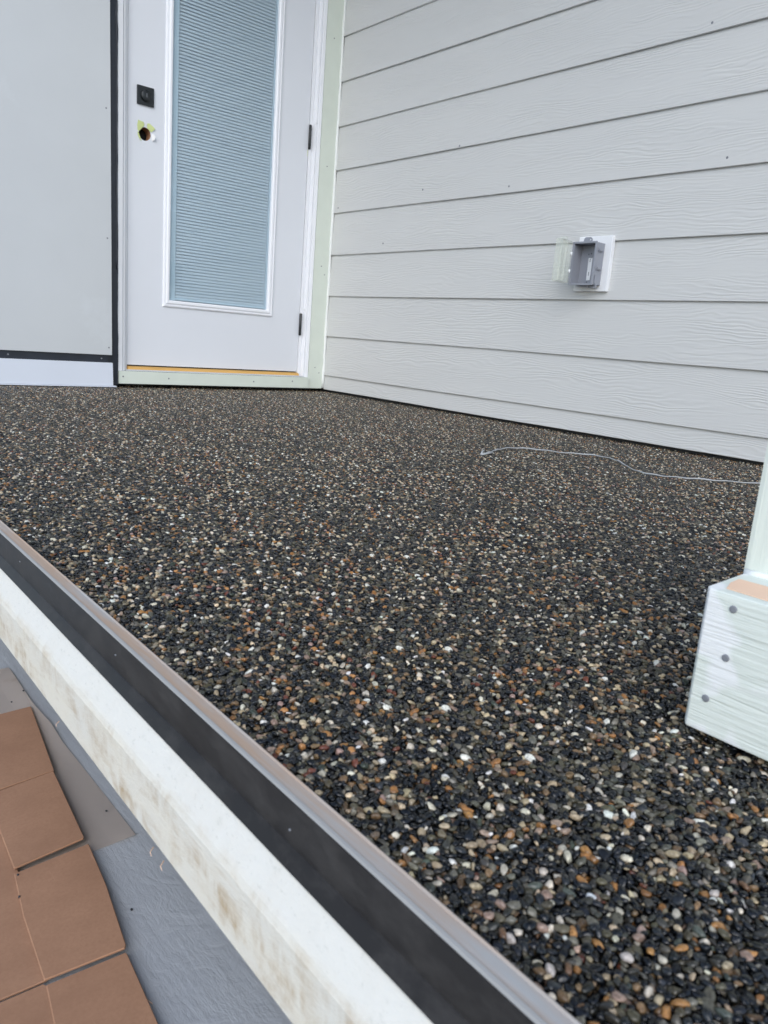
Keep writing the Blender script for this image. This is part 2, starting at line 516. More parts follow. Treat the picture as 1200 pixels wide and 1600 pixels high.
# ------------------------------------------------------------------ door
dx0, dx1, dz0, dz1 = -1.0590, -0.1455, 0.0985, 2.1300
DY, DB = 0.036, 0.081
door = thing('entry_door', 'white entry door with tall glass pane, built-in blinds and an empty knob hole', 'door', (-0.6, 0.05, dz0))
gx0, gx1, gz0, gz1 = -0.8930, -0.3180, 0.3760, 2.0200
hx, hz, hr = -0.985, 1.073, 0.0265
bm = bmesh.new()
def fquad(pts, mi=0):
    f = bm.faces.new([bm.verts.new(p) for p in pts]); f.material_index = mi
def slab_rect(x0, x1, z0, z1):
    fquad([(x0, DY, z0), (x1, DY, z0), (x1, DY, z1), (x0, DY, z1)])
    fquad([(x0, DB, z0), (x0, DB, z1), (x1, DB, z1), (x1, DB, z0)])
hb = 0.045
slab_rect(dx0, gx0, dz0, hz - hb); slab_rect(dx0, gx0, hz + hb, dz1)
slab_rect(gx1, dx1, dz0, dz1)
slab_rect(gx0, gx1, dz0, gz0); slab_rect(gx0, gx1, gz1, dz1)
slab_rect(dx0, hx - hb, hz - hb, hz + hb); slab_rect(hx + hb, gx0, hz - hb, hz + hb)
N = 32
circ, sq = [], []
for k in range(N):
    a = 2 * math.pi * k / N
    cx, sz = math.cos(a), math.sin(a)
    circ.append((hx + hr * cx, hz + hr * sz))
    s = hb / max(abs(cx), abs(sz))
    sq.append((hx + s * cx, hz + s * sz))
for k in range(N):
    j = (k + 1) % N
    for y, fl in ((DY, 1), (DB, -1)):
        p = [(circ[k][0], y, circ[k][1]), (circ[j][0], y, circ[j][1]), (sq[j][0], y, sq[j][1]), (sq[k][0], y, sq[k][1])]
        fquad(p)
    fquad([(circ[k][0], DY, circ[k][1]), (circ[k][0], DB, circ[k][1]), (circ[j][0], DB, circ[j][1]), (circ[j][0], DY, circ[j][1])], 1)
for (a, b) in [((dx0, dz0), (dx1, dz0)), ((dx1, dz0), (dx1, dz1)), ((dx1, dz1), (dx0, dz1)), ((dx0, dz1), (dx0, dz0)),
               ((gx0, gz0), (gx1, gz0)), ((gx1, gz0), (gx1, gz1)), ((gx1, gz1), (gx0, gz1)), ((gx0, gz1), (gx0, gz0))]:
    fquad([(a[0], DY, a[1]), (b[0], DY, b[1]), (b[0], DB, b[1]), (a[0], DB, a[1])])
bmesh.ops.remove_doubles(bm, verts=bm.verts, dist=1e-5)
bmesh.ops.recalc_face_normals(bm, faces=bm.faces[:])
mesh_obj('slab', bm, 'door_paint', door, mats=['door_paint', 'mdf'])
box('bottom_sweep', dx0 + 0.004, dx1 - 0.004, DY + 0.006, DB - 0.005, 0.0935, dz0 - 0.0004, 'black_metal', door)
# raised glazing frame: mitred moulding swept round the opening
def swept_frame(name, x0, x1, z0, z1, prof, mat, parent):
    """prof: (outward offset from opening edge, y)"""
    bm = bmesh.new()
    rings = []
    for sx, sz, cx, cz in [(-1, -1, x0, z0), (1, -1, x1, z0), (1, 1, x1, z1), (-1, 1, x0, z1)]:
        rings.append([bm.verts.new((cx + sx * o, y, cz + sz * o)) for o, y in prof])
    m = len(prof)
    for i in range(4):
        a, b = rings[i], rings[(i + 1) % 4]
        for j in range(m):
            bm.faces.new((a[j], a[(j + 1) % m], b[(j + 1) % m], b[j]))
    bmesh.ops.recalc_face_normals(bm, faces=bm.faces[:])
    return mesh_obj(name, bm, mat, parent)
swept_frame('glazing_frame', -0.8640, -0.3440, 0.3960, 2.0000,
            [(0.0, 0.046), (0.0, 0.030), (0.004, 0.0265), (0.012, 0.026), (0.0205, 0.0305), (0.0225, 0.0275), (0.0285, 0.029), (0.0315, 0.0358), (0.0315, 0.044)], 'glaze_frame', door)
box('glass_pane', -0.8660, -0.3420, 0.0415, 0.0455, 0.3940, 2.0020, 'glass', door)
box('inner_glass_pane', -0.8900, -0.3210, 0.0720, 0.0750, 0.3780, 2.0180, 'channel', door)
box('blind_channel', -0.8645, -0.8290, 0.0475, 0.0620, 0.3965, 1.9995, 'channel', door, 0.002)
box('blind_channel', -0.3490, -0.3430, 0.0475, 0.0620, 0.3965, 1.9995, 'channel', door, 0.001)
box('blind_bottom_rail', -0.8285, -0.3495, 0.0490, 0.0600, 0.4000, 0.4105, 'channel', door, 0.002)
bm = bmesh.new()
prof = []
for k in range(5):
    u = -1 + 2 * k / 4
    prof.append((u * 0.0073, 0.0011 * (1 - u * u)))
ang = math.radians(67)
ring = []
for s in (1, -1):
    for (u, h) in (prof if s == 1 else list(reversed(prof))):
        y = u * math.cos(ang) - (h + 0.0002 * s) * math.sin(ang)
        z = u * math.sin(ang) + (h + 0.0002 * s) * math.cos(ang)
        ring.append((y, z))
va = [bm.verts.new((-0.8265, y, z)) for y, z in ring]
vb = [bm.verts.new((-0.3505, y, z)) for y, z in ring]
m = len(ring)
for j in range(m):
    bm.faces.new((va[j], va[(j + 1) % m], vb[(j + 1) % m], vb[j]))
bm.faces.new(va); bm.faces.new(list(reversed(vb)))
bmesh.ops.recalc_face_normals(bm, faces=bm.faces[:])
slat0 = mesh_obj('blind_slat', bm, 'blind', door)
base_loc = slat0.location.copy()
for k in range(114):
    s = slat0 if k == 0 else slat0.copy()
    if k:
        C.objects.link(s)
        s.parent = door
    s.location = base_loc + Vector((0, 0.0545, 0.4185 + 0.0138 * k))
    s.rotation_euler = (math.radians(random.uniform(-2, 2)), 0, 0)
# hinges
for z in (1.2405, 0.340, 2.02):
    tube('hinge', [(-0.1420, 0.0290, z - 0.056), (-0.1420, 0.0290, z - 0.053), (-0.1420, 0.0290, z + 0.053), (-0.1420, 0.0290, z + 0.056)], [0.004, 0.0068, 0.0068, 0.004], 'black_metal', door, 14)
prism('hinge_paint_smear', [(-0.1485, DY - 0.0004, 1.183), (-0.1465, DY - 0.0004, 1.183), (-0.1462, DY - 0.0004, 1.155), (-0.1475, DY - 0.0004, 1.150)], (0, 0.0003, 0), 'tape', door)
# deadbolt
db = box('deadbolt', -1.0220, -0.9480, 0.0275, DY - 0.0003, 1.184, 1.258, 'black_metal', door, 0.003)
bm = bmesh.new()
pc = Vector((-0.985, 0.0270, 1.221))
bm_tube(bm, [pc + Vector((0, 0.003, 0)), pc + Vector((0, -0.008, 0)), pc + Vector((0, -0.010, 0)), pc + Vector((0, -0.0102, 0))], [0.0235, 0.0225, 0.0205, 0.006], 40)
o = mesh_obj('key_cylinder', bm, 'black_metal', None, smooth=True)
o.parent = db; o.location = (0, 0, 0)
bm = bmesh.new(); bm_box(bm, -0.9862, -0.9838, 0.0158, 0.0172, 1.2135, 1.2285, 0.0003)
o = mesh_obj('key_slot', bm, 'nail'); o.parent = db; o.location = (0, 0, 0)
# torn masking tape round the bored hole
mt = thing('masking_tape', 'torn pale green masking tape left around the empty knob hole', 'tape', (hx, DY, hz))
def ragged(name, pts, mat, lift):
    bm = bmesh.new()
    top, bot = [], []
    for i, (x, z, c) in enumerate(pts):
        y = DY - 0.0006 - c
        top.append(bm.verts.new((x, y, z))); bot.append(bm.verts.new((x, y + 0.0004, z)))
    n_ = len(pts)
    for i in range(1, n_ - 1):
        bm.faces.new((top[0], top[i], top[i + 1])); bm.faces.new((bot[0], bot[i + 1], bot[i]))
    for i in range(n_):
        j = (i + 1) % n_
        bm.faces.new((top[i], bot[i], bot[j], top[j]))
    bmesh.ops.recalc_face_normals(bm, faces=bm.faces[:])
    return mesh_obj(name, bm, mat, mt)
ragged('tape_scrap', [(hx - 0.027, hz + 0.004, 0), (hx - 0.020, hz + 0.0185, 0), (hx - 0.006, hz + 0.0275, 0), (hx - 0.002, hz + 0.034, 0.001), (hx - 0.006, hz + 0.046, 0.002), (hx - 0.018, hz + 0.047, 0.002), (hx - 0.030, hz + 0.050, 0.001), (hx - 0.0335, hz + 0.03, 0), (hx - 0.032, hz + 0.010, 0)], 'tape', 0)
ragged('tape_scrap', [(hx + 0.010, hz + 0.0255, 0), (hx + 0.0215, hz + 0.0165, 0), (hx + 0.028, hz + 0.012, 0.001), (hx + 0.045, hz + 0.028, 0.005), (hx + 0.036, hz + 0.036, 0.003), (hx + 0.020, hz + 0.046, 0.001), (hx + 0.011, hz + 0.044, 0.0)], 'tape', 0)
ragged('tape_scrap', [(hx - 0.0275, hz + 0.002, 0), (hx - 0.0325, hz + 0.004, 0.0), (hx - 0.031, hz - 0.012, 0.001), (hx - 0.022, hz - 0.027, 0.003), (hx - 0.014, hz - 0.031, 0.002), (hx - 0.017, hz - 0.022, 0.0), (hx - 0.0235, hz - 0.0135, 0)], 'tape', 0)
ragged('tape_flap', [(hx + 0.028, hz - 0.004, 0.001), (hx + 0.032, hz + 0.008, 0.006), (hx + 0.044, hz - 0.004, 0.014), (hx + 0.040, hz - 0.016, 0.010), (hx + 0.033, hz - 0.022, 0.004)], 'tape_white', 0)
ragged('tape_flap', [(hx - 0.002, hz + 0.030, 0.0005), (hx + 0.005, hz + 0.029, 0.0005), (hx + 0.009, hz + 0.042, 0.002), (hx + 0.001, hz + 0.046, 0.003)], 'tape_white', 0)

# ------------------------------------------------------------------ wall panels and black membrane strips to the left of the door
PY = -0.030
up = thing('wall_panel', 'large smooth pale grey wall board left of the door', 'wall panel', (-1.8, PY, 0.14))
prism('board', [(-2.55, PY, 0.1395), (-1.1520, PY, 0.1395), (-1.1600, PY, 1.6), (-1.1668, PY, 3.3), (-2.55, PY, 3.3)], (0, 0.012, 0), 'panel', up, 0.0012)
for x, z in [(-1.166, 0.171), (-1.172, 0.62), (-1.176, 1.12)]:
    nail_head((x, PY - 0.0002, z), (0, -1, 0), 0.0035, up)
lo = thing('base_panel', 'low pale blue-grey base board under the black strip', 'wall panel', (-1.8, PY, 0.003))
prism('board', [(-2.55, PY - 0.004, 0.0085), (-1.1480, PY - 0.004, 0.0085), (-1.1505, PY - 0.004, 0.1065), (-2.55, PY - 0.004, 0.1065)], (0, 0.012, 0), 'lower_panel', lo, 0.001)
box('bottom_flange', -2.55, -1.1350, PY - 0.008, -0.012, 0.0030, 0.0078, 'lower_panel', lo)
hs = thing('membrane_strip', 'black horizontal strip between the two wall boards', 'membrane strip', (-1.8, -0.02, 0.1))
box('strip', -2.55, -1.168, -0.0215, -0.0125, 0.085, 0.150, 'membrane', hs)
for x in (-1.195, -1.57):
    nail_head((x, -0.0217, 0.123), (0, -1, 0), 0.0035, hs)
vsr = thing('membrane_strip', 'black vertical strip with ragged edge beside the door frame', 'membrane strip', (-1.14, -0.012, 0.004))
zs = np.linspace(0.010, 2.6, 140)
pts = [(-1.175, -0.0050, 2.6), (-1.175, -0.0050, 0.010)]
wob = 0.0
for z in zs:
    wob = 0.85 * wob + random.uniform(-0.0012, 0.0012)
    w = wob + (0.0035 * math.exp(-((z - 1.415) / 0.03) ** 2) - 0.0028 * math.exp(-((z - 1.48) / 0.02) ** 2) if z > 1.2 else 0)
    pts.append((-1.1160 - 0.0022 * z + 0.55 * w, -0.0050, z))
prism('strip', pts, (0, 0.0035, 0), 'membrane', vsr)
bm = bmesh.new()
bm_tube(bm, [(-1.1220 - 0.0022 * z + random.uniform(-0.001, 0.001), -0.0055, z) for z in np.linspace(0.5, 2.5, 60)], [random.uniform(0.0018, 0.0042) for _ in range(60)], 7)
mesh_obj('sealant_bead', bm, 'membrane', vsr, smooth=True)

# ------------------------------------------------------------------ outlet box on the siding
ob = thing('outlet_box', 'grey weatherproof outlet box on white flange with open clear lid', 'outlet box', (-0.01, -1.63, 0.62))
def yz_prism(name, yz, x, d, mat, bev=0.0, parent=ob):
    return prism(name, [(x, y, z) for y, z in yz], (d, 0, 0), mat, parent, bev)
FX = -0.014
yz_prism('flange', [(-1.5620, 0.524), (-1.7040, 0.524), (-1.7040, 0.716), (-1.5620, 0.716)], FX, 0.020, 'white_plastic', 0.003)
y0, y1, z0, z1 = -1.6760, -1.5790, 0.5440, 0.6880
DX = -0.064
bm = bmesh.new()
w = 0.0035
bm_box(bm, DX, FX - 0.0003, y0, y0 + w, z0, z1)
bm_box(bm, DX, FX - 0.0003, y1 - w, y1, z0, z1)
bm_box(bm, DX, FX - 0.0003, y0 + w + 0.0002, y1 - w - 0.0002, z0, z0 + w)
bm_box(bm, DX, FX - 0.0003, y0 + w + 0.0002, y1 - w - 0.0002, z1 - w, z1)
bm_box(bm, FX - 0.004, FX - 0.0005, y0 + w + 0.0002, y1 - w - 0.0002, z0 + w + 0.0002, z1 - w - 0.0002)
mesh_obj('box_shell', bm, 'grey_plastic', ob)
bm = bmesh.new()      # rim lip round the mouth, butted
bm_box(bm, DX - 0.003, DX - 0.0003, y0 - 0.003, y0 + w + 0.001, z0 - 0.003, z1 + 0.003, 0.0008)
bm_box(bm, DX - 0.003, DX - 0.0003, y1 - w - 0.001, y1 + 0.003, z0 - 0.003, z1 + 0.003, 0.0008)
bm_box(bm, DX - 0.003, DX - 0.0003, y0 + w + 0.0012, y1 - w - 0.0012, z1 - w, z1 + 0.003, 0.0008)
bm_box(bm, DX - 0.003, DX - 0.0003, y0 + w + 0.0012, y1 - w - 0.0012, z0 - 0.003, z0 + w, 0.0008)
mesh_obj('rim', bm, 'grey_plastic', ob)
tb = yz_prism('mounting_ear', [(-1.6150, 0.6885), (-1.6530, 0.6885), (-1.6510, 0.7010), (-1.6450, 0.7060), (-1.6230, 0.7060), (-1.6170, 0.7010)], DX + 0.004, 0.003, 'grey_plastic', 0.0005)
tube('ear_screw', [(DX + 0.0030, -1.645, 0.6965), (DX + 0.0045, -1.645, 0.6965)], 0.0025, 'white_plastic', ob, 10)
for zc in (0.655, 0.592):      # clips on the side facing the yard
    bm = bmesh.new()
    bm_prism(bm, [(DX + 0.012, y0 - 0.0003, zc), (DX + 0.034, y0 - 0.0003, zc), (DX + 0.034, y0 - 0.0085, zc + 0.005), (DX + 0.012, y0 - 0.0085, zc + 0.005)], (0, 0, 0.009))
    mesh_obj('clip', bm, 'grey_plastic', ob)
prism('side_rib', [(DX + 0.010, y0 - 0.0002, z0 + 0.004), (DX + 0.016, y0 - 0.0002, z0 + 0.004), (DX + 0.016, y0 - 0.004, z0 + 0.004), (DX + 0.010, y0 - 0.004, z0 + 0.004)], (0, 0, 0.028), 'grey_plastic', ob)
bm = bmesh.new()
bm_box(bm, DX + 0.020, DX + 0.026, y0 - 0.003, y0 + 0.028, z0 - 0.010, z0 - 0.0003)
mesh_obj('conduit_tab', bm, 'grey_plastic', ob)
bm = bmesh.new(); bm_box(bm, FX - 0.0062, FX - 0.0042, -1.6340, -1.6175, 0.562, 0.640, 0.0005)
mesh_obj('white_label', bm, 'white_plastic', ob)
for z in (0.585, 0.632):
    bm = bmesh.new(); bm_box(bm, FX - 0.0068, FX - 0.0063, -1.6265, -1.6240, z - 0.006, z + 0.006)
    mesh_obj('label_slot', bm, 'nail', ob)
for y, z in [(-1.626, 0.655), (-1.615, 0.653), (-1.612, 0.552), (-1.620, 0.556)]:
    tube('screw_hole', [(FX - 0.0046, y, z), (FX - 0.0040, y, z)], 0.0022, 'membrane', ob, 10)
# clear lid swung open on the left rim: a shallow shell
HL = Matrix.Translation((DX - 0.004, y1 + 0.006, 0)) @ Matrix.Rotation(math.radians(14), 4, 'Z')
bm = bmesh.new()
lz0, lz1 = 0.548, 0.694
L, D, tw = 0.084, 0.026, 0.0022
def lb(a0, a1, b0, b1, c0, c1, bev=0.0):
    bm_box(bm, a0, a1, b0, b1, c0, c1, bev)
# local frame: -x runs out from the wall, +y away from the box
lb(-L, 0, D - tw, D, lz0, lz1)
lb(-L, -L + tw, 0, D - tw - 0.0002, lz0, lz1)
lb(-tw, 0, 0, D - tw - 0.0002, lz0, lz1)
lb(-L + tw + 0.0002, -tw - 0.0002, 0, D - tw - 0.0002, lz0, lz0 + tw)
lb(-L + tw + 0.0002, -tw - 0.0002, 0, D - tw - 0.0002, lz1 - tw, lz1)
lb(-L * 0.60, -L * 0.35, 0.006, D - tw - 0.0004, lz1 + 0.0002, lz1 + 0.010)
lb(-L * 0.62, -L * 0.50, -0.004, D - tw - 0.0004, lz0 + tw + 0.0003, lz1 - tw - 0.0003, 0.002)
bmesh.ops.transform(bm, matrix=HL, verts=bm.verts[:])
mesh_obj('clear_lid', bm, 'clear_plastic', ob)
for z in (0.590, 0.650):
    tube('lid_hinge', [(DX - 0.003, y1 + 0.005, z - 0.006), (DX - 0.003, y1 + 0.005, z + 0.006)], 0.004, 'white_plastic', ob, 10)

# ------------------------------------------------------------------ porch edge: bronze flashing and white fascia
def sweep_edge(name, prof, mat, parent, ya=-4.3, yb=0.09, wob=0.0, segs=60):
    bm = bmesh.new()
    rows = []
    ph = random.random() * 6
    for k in range(segs + 1):
        y = ya + (yb - ya) * k / segs
        w = wob * (math.sin(y * 3.1 + ph) + 0.5 * math.sin(y * 7.3 + 2 * ph))
        rows.append([bm.verts.new((EX(y) + x + w, y, z)) for x, z in prof])
    m = len(prof)
    for k in range(segs):
        for j in range(m):
            bm.faces.new((rows[k][j], rows[k][(j + 1) % m], rows[k + 1][(j + 1) % m], rows[k + 1][j]))
    bm.faces.new(rows[0]); bm.faces.new(list(reversed(rows[-1])))
    bmesh.ops.recalc_face_normals(bm, faces=bm.faces[:])
    return mesh_obj(name, bm, mat, parent)
fl = thing('edge_flashing', 'dark bronze metal flashing along the pebble porch edge', 'flashing', (EX(-2.8), -2.8, -0.036))
sweep_edge('lip_hem', [(0.0003, 0.0028), (0.0010, 0.0046), (0.0030, 0.0050), (0.0034, 0.0030)], 'hem', fl, wob=0.0001)
sweep_edge('lip', [(0.0036, 0.0028), (0.0038, 0.0042), (0.0132, 0.0046), (0.0142, 0.0058), (0.0152, 0.0052), (0.0152, -0.004), (0.0036, -0.004)], 'lip', fl, wob=0.0001)
sweep_edge('face', [(-0.0004, 0.0024), (0.0003, 0.0028), (0.0003, -0.0300), (-0.0072, -0.0380), (-0.0080, -0.0368), (-0.0012, -0.0292), (-0.0018, -0.0284), (-0.0010, -0.0276), (-0.0004, -0.0272)], 'flashing', fl, wob=0.0002)
for y, dx, z in [(-2.44, -0.0036, -0.0335), (-2.40, -0.0008, -0.010), (-2.72, -0.0008, -0.012), (-3.02, -0.0008, -0.017)]:
    tube('rivet', [(EX(y) + dx + 0.001, y, z), (EX(y) + dx - 0.0006, y, z)], 0.0008, 'nail' if z > -0.02 else 'black_metal', fl, 8)
fa = thing('fascia_board', 'stained white painted board under the porch edge flashing', 'fascia', (EX(-2.8), -2.8, -0.12))
sweep_edge('board', [(0.018, -0.0390), (-0.0040, -0.0385), (-0.0066, -0.0398), (-0.0206, -0.0585), (-0.0224, -0.0645), (-0.0200, -0.1180), (-0.0180, -0.1205), (0.018, -0.1210)], 'fascia', fa, wob=0.0006, segs=120)
# splinters on the lower edge
for y, z in [(-2.62, -0.119), (-2.86, -0.1195), (-2.88, -0.1195)]:
    tube('splinter', [(EX(y) - 0.0225, y, z), (EX(y) - 0.0265, y - 0.003, z - 0.001), (EX(y) - 0.028, y - 0.009, z - 0.0005)], [0.0006, 0.0004, 0.0002], 'raw_wood', fa, 5)

# ------------------------------------------------------------------ porch post and the block nailed to it
po = thing('porch_post', 'pale primed square porch post standing on the pebbles', 'post', (-1.738, -3.175, 0.0))
box('shaft', -1.8060, -1.6660, -3.2450, -3.1050, -0.001, 3.304, 'post_primer', po, 0.003)
pb = thing('post_base_block', 'pale primed wooden block with three nail heads at the post foot', 'block', (-1.845, -3.18, 0.008))
bx0, bx1, by0, by1, bz0, bz1 = -1.8816, -1.8065, -3.2550, -3.1100, 0.0085, 0.1245
t = NT('block_primer')
g = t.noise(t.coords((40, 9, 210)), 1.0, 5, 0.6, 0.4)
c = t.mix(t.noise(t.coords(), 20, 4), (0.65, 0.695, 0.635), (0.71, 0.75, 0.69))
new = t.ramp(t.noise(t.coords((1, 1, 1)), 16, 2), [(0.52, G(0)), (0.56, G(1))])
t.base(t.mix(new, c, (0.79, 0.80, 0.79)))
t.set(Roughness=0.5)
t.bump(g, 0.55, 0.004)
M['block_primer'] = t.m
bm = bmesh.new()
bm_prism(bm, [(bx0, by0, bz0), (bx0, by1 - 0.004, bz0), (bx0 + 0.006, by1, bz0), (bx1, by1 + 0.003, bz0), (bx1, by0, bz0)], (0, 0, bz1 - bz0))
bmesh.ops.bevel(bm, geom=bm.edges[:], offset=0.0022, segments=3, profile=0.6, affect='EDGES')
mesh_obj('block', bm, 'block_primer', pb)
prism('bare_wood_top', [(-1.8700, -3.1220, bz1 + 0.0002), (-1.8520, -3.1165, bz1 + 0.0002), (-1.8340, -3.1150, bz1 + 0.0002), (-1.8300, -3.2350, bz1 + 0.0002), (-1.8740, -3.2350, bz1 + 0.0002)], (0, 0, 0.0006), 'raw_wood', pb)
tube('caulk_bead', [(-1.8075, y, bz1 + 0.0008) for y in np.linspace(-3.1075, -3.245, 14)], 0.0030, 'caulk', pb)
for y, z in [(-3.135, 0.1140), (-3.136, 0.0749), (-3.1266, 0.0374)]:
    nail_head((bx0 - 0.0002, y, z), (-1, 0, 0), 0.0030, pb)

# ------------------------------------------------------------------ string on the pebbles
ST = [(-0.859, -1.9511), (-0.800, -1.925), (-0.755, -1.905), (-0.7144, -1.8875), (-0.6348, -1.8717), (-0.5676, -1.9166), (-0.5324, -1.9863), (-0.4719, -2.036), (-0.463, -2.0977), (-0.4959, -2.1583),
      (-0.5759, -2.2442), (-0.6098, -2.3041), (-0.599, -2.3593), (-0.5481, -2.4067), (-0.4857, -2.4621), (-0.4124, -2.521), (-0.33, -2.59), (-0.20, -2.66)]
def catmull(P, n=8):
    P = [Vector((*p, 0)) for p in P]
    out = []
    for i in range(len(P) - 1):
        a, b, c_, d = P[max(i - 1, 0)], P[i], P[i + 1], P[min(i + 2, len(P) - 1)]
        for k in range(n):
            s = k / n
            out.append(0.5 * ((2 * b) + (c_ - a) * s + (2 * a - 5 * b + 4 * c_ - d) * s * s + (3 * b - a - 3 * c_ + d) * s ** 3))
    out.append(P[-1])
    return out
sg = thing('string', 'thin pale string with a frayed end lying across the pebbles', 'string', (-0.6, -2.1, 0.003))
pp = catmull(ST)
tube('strand', [(p.x, p.y, 0.0038 + 0.0008 * math.sin(i * 0.9)) for i, p in enumerate(pp)], [0.0013 + 0.0008 * (0.5 + 0.5 * math.sin(i * 0.37)) for i in range(len(pp))], 'string', sg, 6)
tube('frayed_end', [(-0.859, -1.9511, 0.004), (-0.815, -1.915, 0.006), (-0.776, -1.8874, 0.004)], [0.0030, 0.0022, 0.0012], 'string', sg, 6)
tube('frayed_end', [(-0.858, -1.952, 0.004), (-0.82, -1.945, 0.0055), (-0.787, -1.932, 0.004)], [0.0030, 0.0024, 0.0014], 'string', sg, 6)

# ------------------------------------------------------------------ builder's paper and flattened cardboard on the lower landing
pa = thing('builder_paper', 'grey-brown builder paper sheet half under the cardboard', 'paper', (-2.2, -2.3, -0.349))
edge = [(-2.1114, -1.9764), (-2.0914, -1.9820), (-2.0949, -2.0496), (-2.0975, -2.1237), (-2.0935, -2.2032), (-2.0968, -2.265), (-2.0953, -2.3311), (-2.0940, -2.4381), (-2.0951, -2.5279)]
bot = [(-2.1328, -2.5378), (-2.1532, -2.5460), (-2.2155, -2.5475), (-2.6, -2.57)]
outl = [(-2.6, -1.93)] + edge + bot
bm = bmesh.new()
nx = 26
rows = []
for i in range(nx + 1):
    s = i / nx
    y = -1.955 - s * 0.585
    # right edge of the sheet at this depth
    e = edge[1:]
    xr = np.interp(-y, [-q[1] for q in e], [q[0] for q in e])
    row = []
    for j in range(13):
        u = (j / 12)
        x = -2.6 + (xr + 2.6) * (u ** 0.7)
        zz_ = -0.3490 + 0.0004 * math.sin(3.1 * x + 9 * y) + 0.004 * max(0, u - 0.9) * 10 * (0.5 + 0.5 * math.sin(11 * y))
        row.append(bm.verts.new((x, y + 0.03 * (1 - u) * (1 if i == 0 else 0), zz_)))
    rows.append(row)
for i in range(nx):
    for j in range(12):
        bm.faces.new((rows[i][j], rows[i][j + 1], rows[i + 1][j + 1], rows[i + 1][j]))
bmesh.ops.solidify(bm, geom=bm.faces[:], thickness=0.0008)
bmesh.ops.recalc_face_normals(bm, faces=bm.faces[:])
mesh_obj('sheet', bm, 'kraft_paper', pa)

cb = thing('cardboard_box', 'flattened brown cardboard box with spread flaps on the landing', 'cardboard', (-2.25, -2.5, -0.345))
def flap(name, pts, mats=('cardboard', 'cardboard_edge')):
    # pts: (x, y, z of the top face)
    A_ = np.array([(p[0], p[1], 1) for p in pts]); zz_ = np.array([p[2] for p in pts])
    co = np.linalg.lstsq(A_, zz_, rcond=None)[0]           # one flat sheet through the points
    pts = [(p[0], p[1], float(co @ (p[0], p[1], 1))) for p in pts]
    bm = bmesh.new()
    bm_prism(bm, pts, (0, 0, -0.0030), 0, 1)
    bmesh.ops.bevel(bm, geom=[e for e in bm.edges if e.is_boundary is False and abs(e.verts[0].co.z - e.verts[1].co.z) < 0.0035], offset=0.0008, segments=1, affect='EDGES')
    return mesh_obj(name, bm, 'cardboard', cb, mats=list(mats))
flap('flap', [(-2.1907, -2.1418, -0.3440), (-2.1520, -2.1362, -0.3440), (-2.1051, -2.1362, -0.3420), (-2.1368, -2.3533, -0.3380), (-2.2406, -2.3615, -0.3400)])
flap('flap', [(-2.2413, -2.3645, -0.3400), (-2.1378, -2.3566, -0.3380), (-2.1549, -2.5248, -0.3340), (-2.1568, -2.5280, -0.3340), (-2.2381, -2.5338, -0.3380), (-2.2326, -2.4530, -0.3400), (-2.2293, -2.3946, -0.3400)])
flap('flap', [(-2.2395, -2.5389, -0.3400), (-2.1538, -2.5368, -0.3380), (-2.1538, -2.5412, -0.3380), (-2.1629, -2.6191, -0.3375), (-2.1796, -2.7172, -0.3360), (-2.1823, -2.7206, -0.3360), (-2.2589, -2.7118, -0.3400), (-2.2503, -2.6124, -0.3400)])
flap('flap', [(-2.2583, -2.7154, -0.3420), (-2.1827, -2.7232, -0.3400), (-2.1818, -2.7259, -0.3400), (-2.1916, -2.8226, -0.3385), (-2.1994, -2.8872, -0.3380), (-2.2731, -2.8284, -0.3420), (-2.2660, -2.7643, -0.3420)])
flap('main_panel', [(-2.2643, -2.2904, -0.3438), (-2.2287, -2.3916, -0.3438), (-2.2288, -2.4491, -0.3438), (-2.2326, -2.5285, -0.3438), (-2.2336, -2.5371, -0.3438), (-2.2459, -2.6101, -0.3438), (-2.2544, -2.7084, -0.3438), (-2.2591, -2.7083, -0.3438), (-2.3451, -2.7045, -0.3438)])
flap('main_panel', [(-2.2599, -2.7110, -0.3438), (-2.2560, -2.7176, -0.3438), (-2.2627, -2.7646, -0.3438), (-2.2692, -2.8294, -0.3438), (-2.3568, -2.7646, -0.3438), (-2.3457, -2.7074, -0.3438)])
for x, y, zz_ in [(-2.2369, -2.5446, -0.3375), (-2.2456, -2.5815, -0.3375), (-2.2833, -2.7007, -0.3438)]:
    tube('punched_dot', [(x, y, zz_ - 0.004), (x, y, zz_ - 0.0018)], 0.0012, 'membrane', cb, 8)
# bits of grit on the landing and paper
for x, y, zz_ in [(-2.098, -2.07, -.3445), (-2.125, -2.10, -.3455), (-2.115, -2.165, -.3455), (-2.128, -2.26, -.3455), (-2.108, -2.475, -.3455), (-2.140, -2.255, -.3455), (-2.176, -2.67, -.3490), (-2.186, -2.735, -.3490), (-2.150, -2.66, -.3490)]:
    bm = bmesh.new()
    bmesh.ops.create_icosphere(bm, subdivisions=1, radius=0.0016, matrix=Matrix.Translation((x, y, zz_ + 0.0004)) @ Matrix.Diagonal((1, 1.3, 0.7, 1)))
    on_paper = zz_ > -0.348
    tag(mesh_obj('grit', bm, 'dark'), 'tiny dark crumb of grit lying on the builder paper' if on_paper else 'tiny dark crumb of grit on the grey painted landing', 'grit', 'crumbs on the builder paper' if on_paper else 'crumbs on the grey landing')
tube_o = tube('wood_splinter', [(-2.187, -2.775, -.3488), (-2.183, -2.790, -.3482)], [0.0008, 0.0004], 'raw_wood', None, 5)
tag(tube_o, 'thin brown wood splinter on the grey landing beside cardboard', 'splinter')

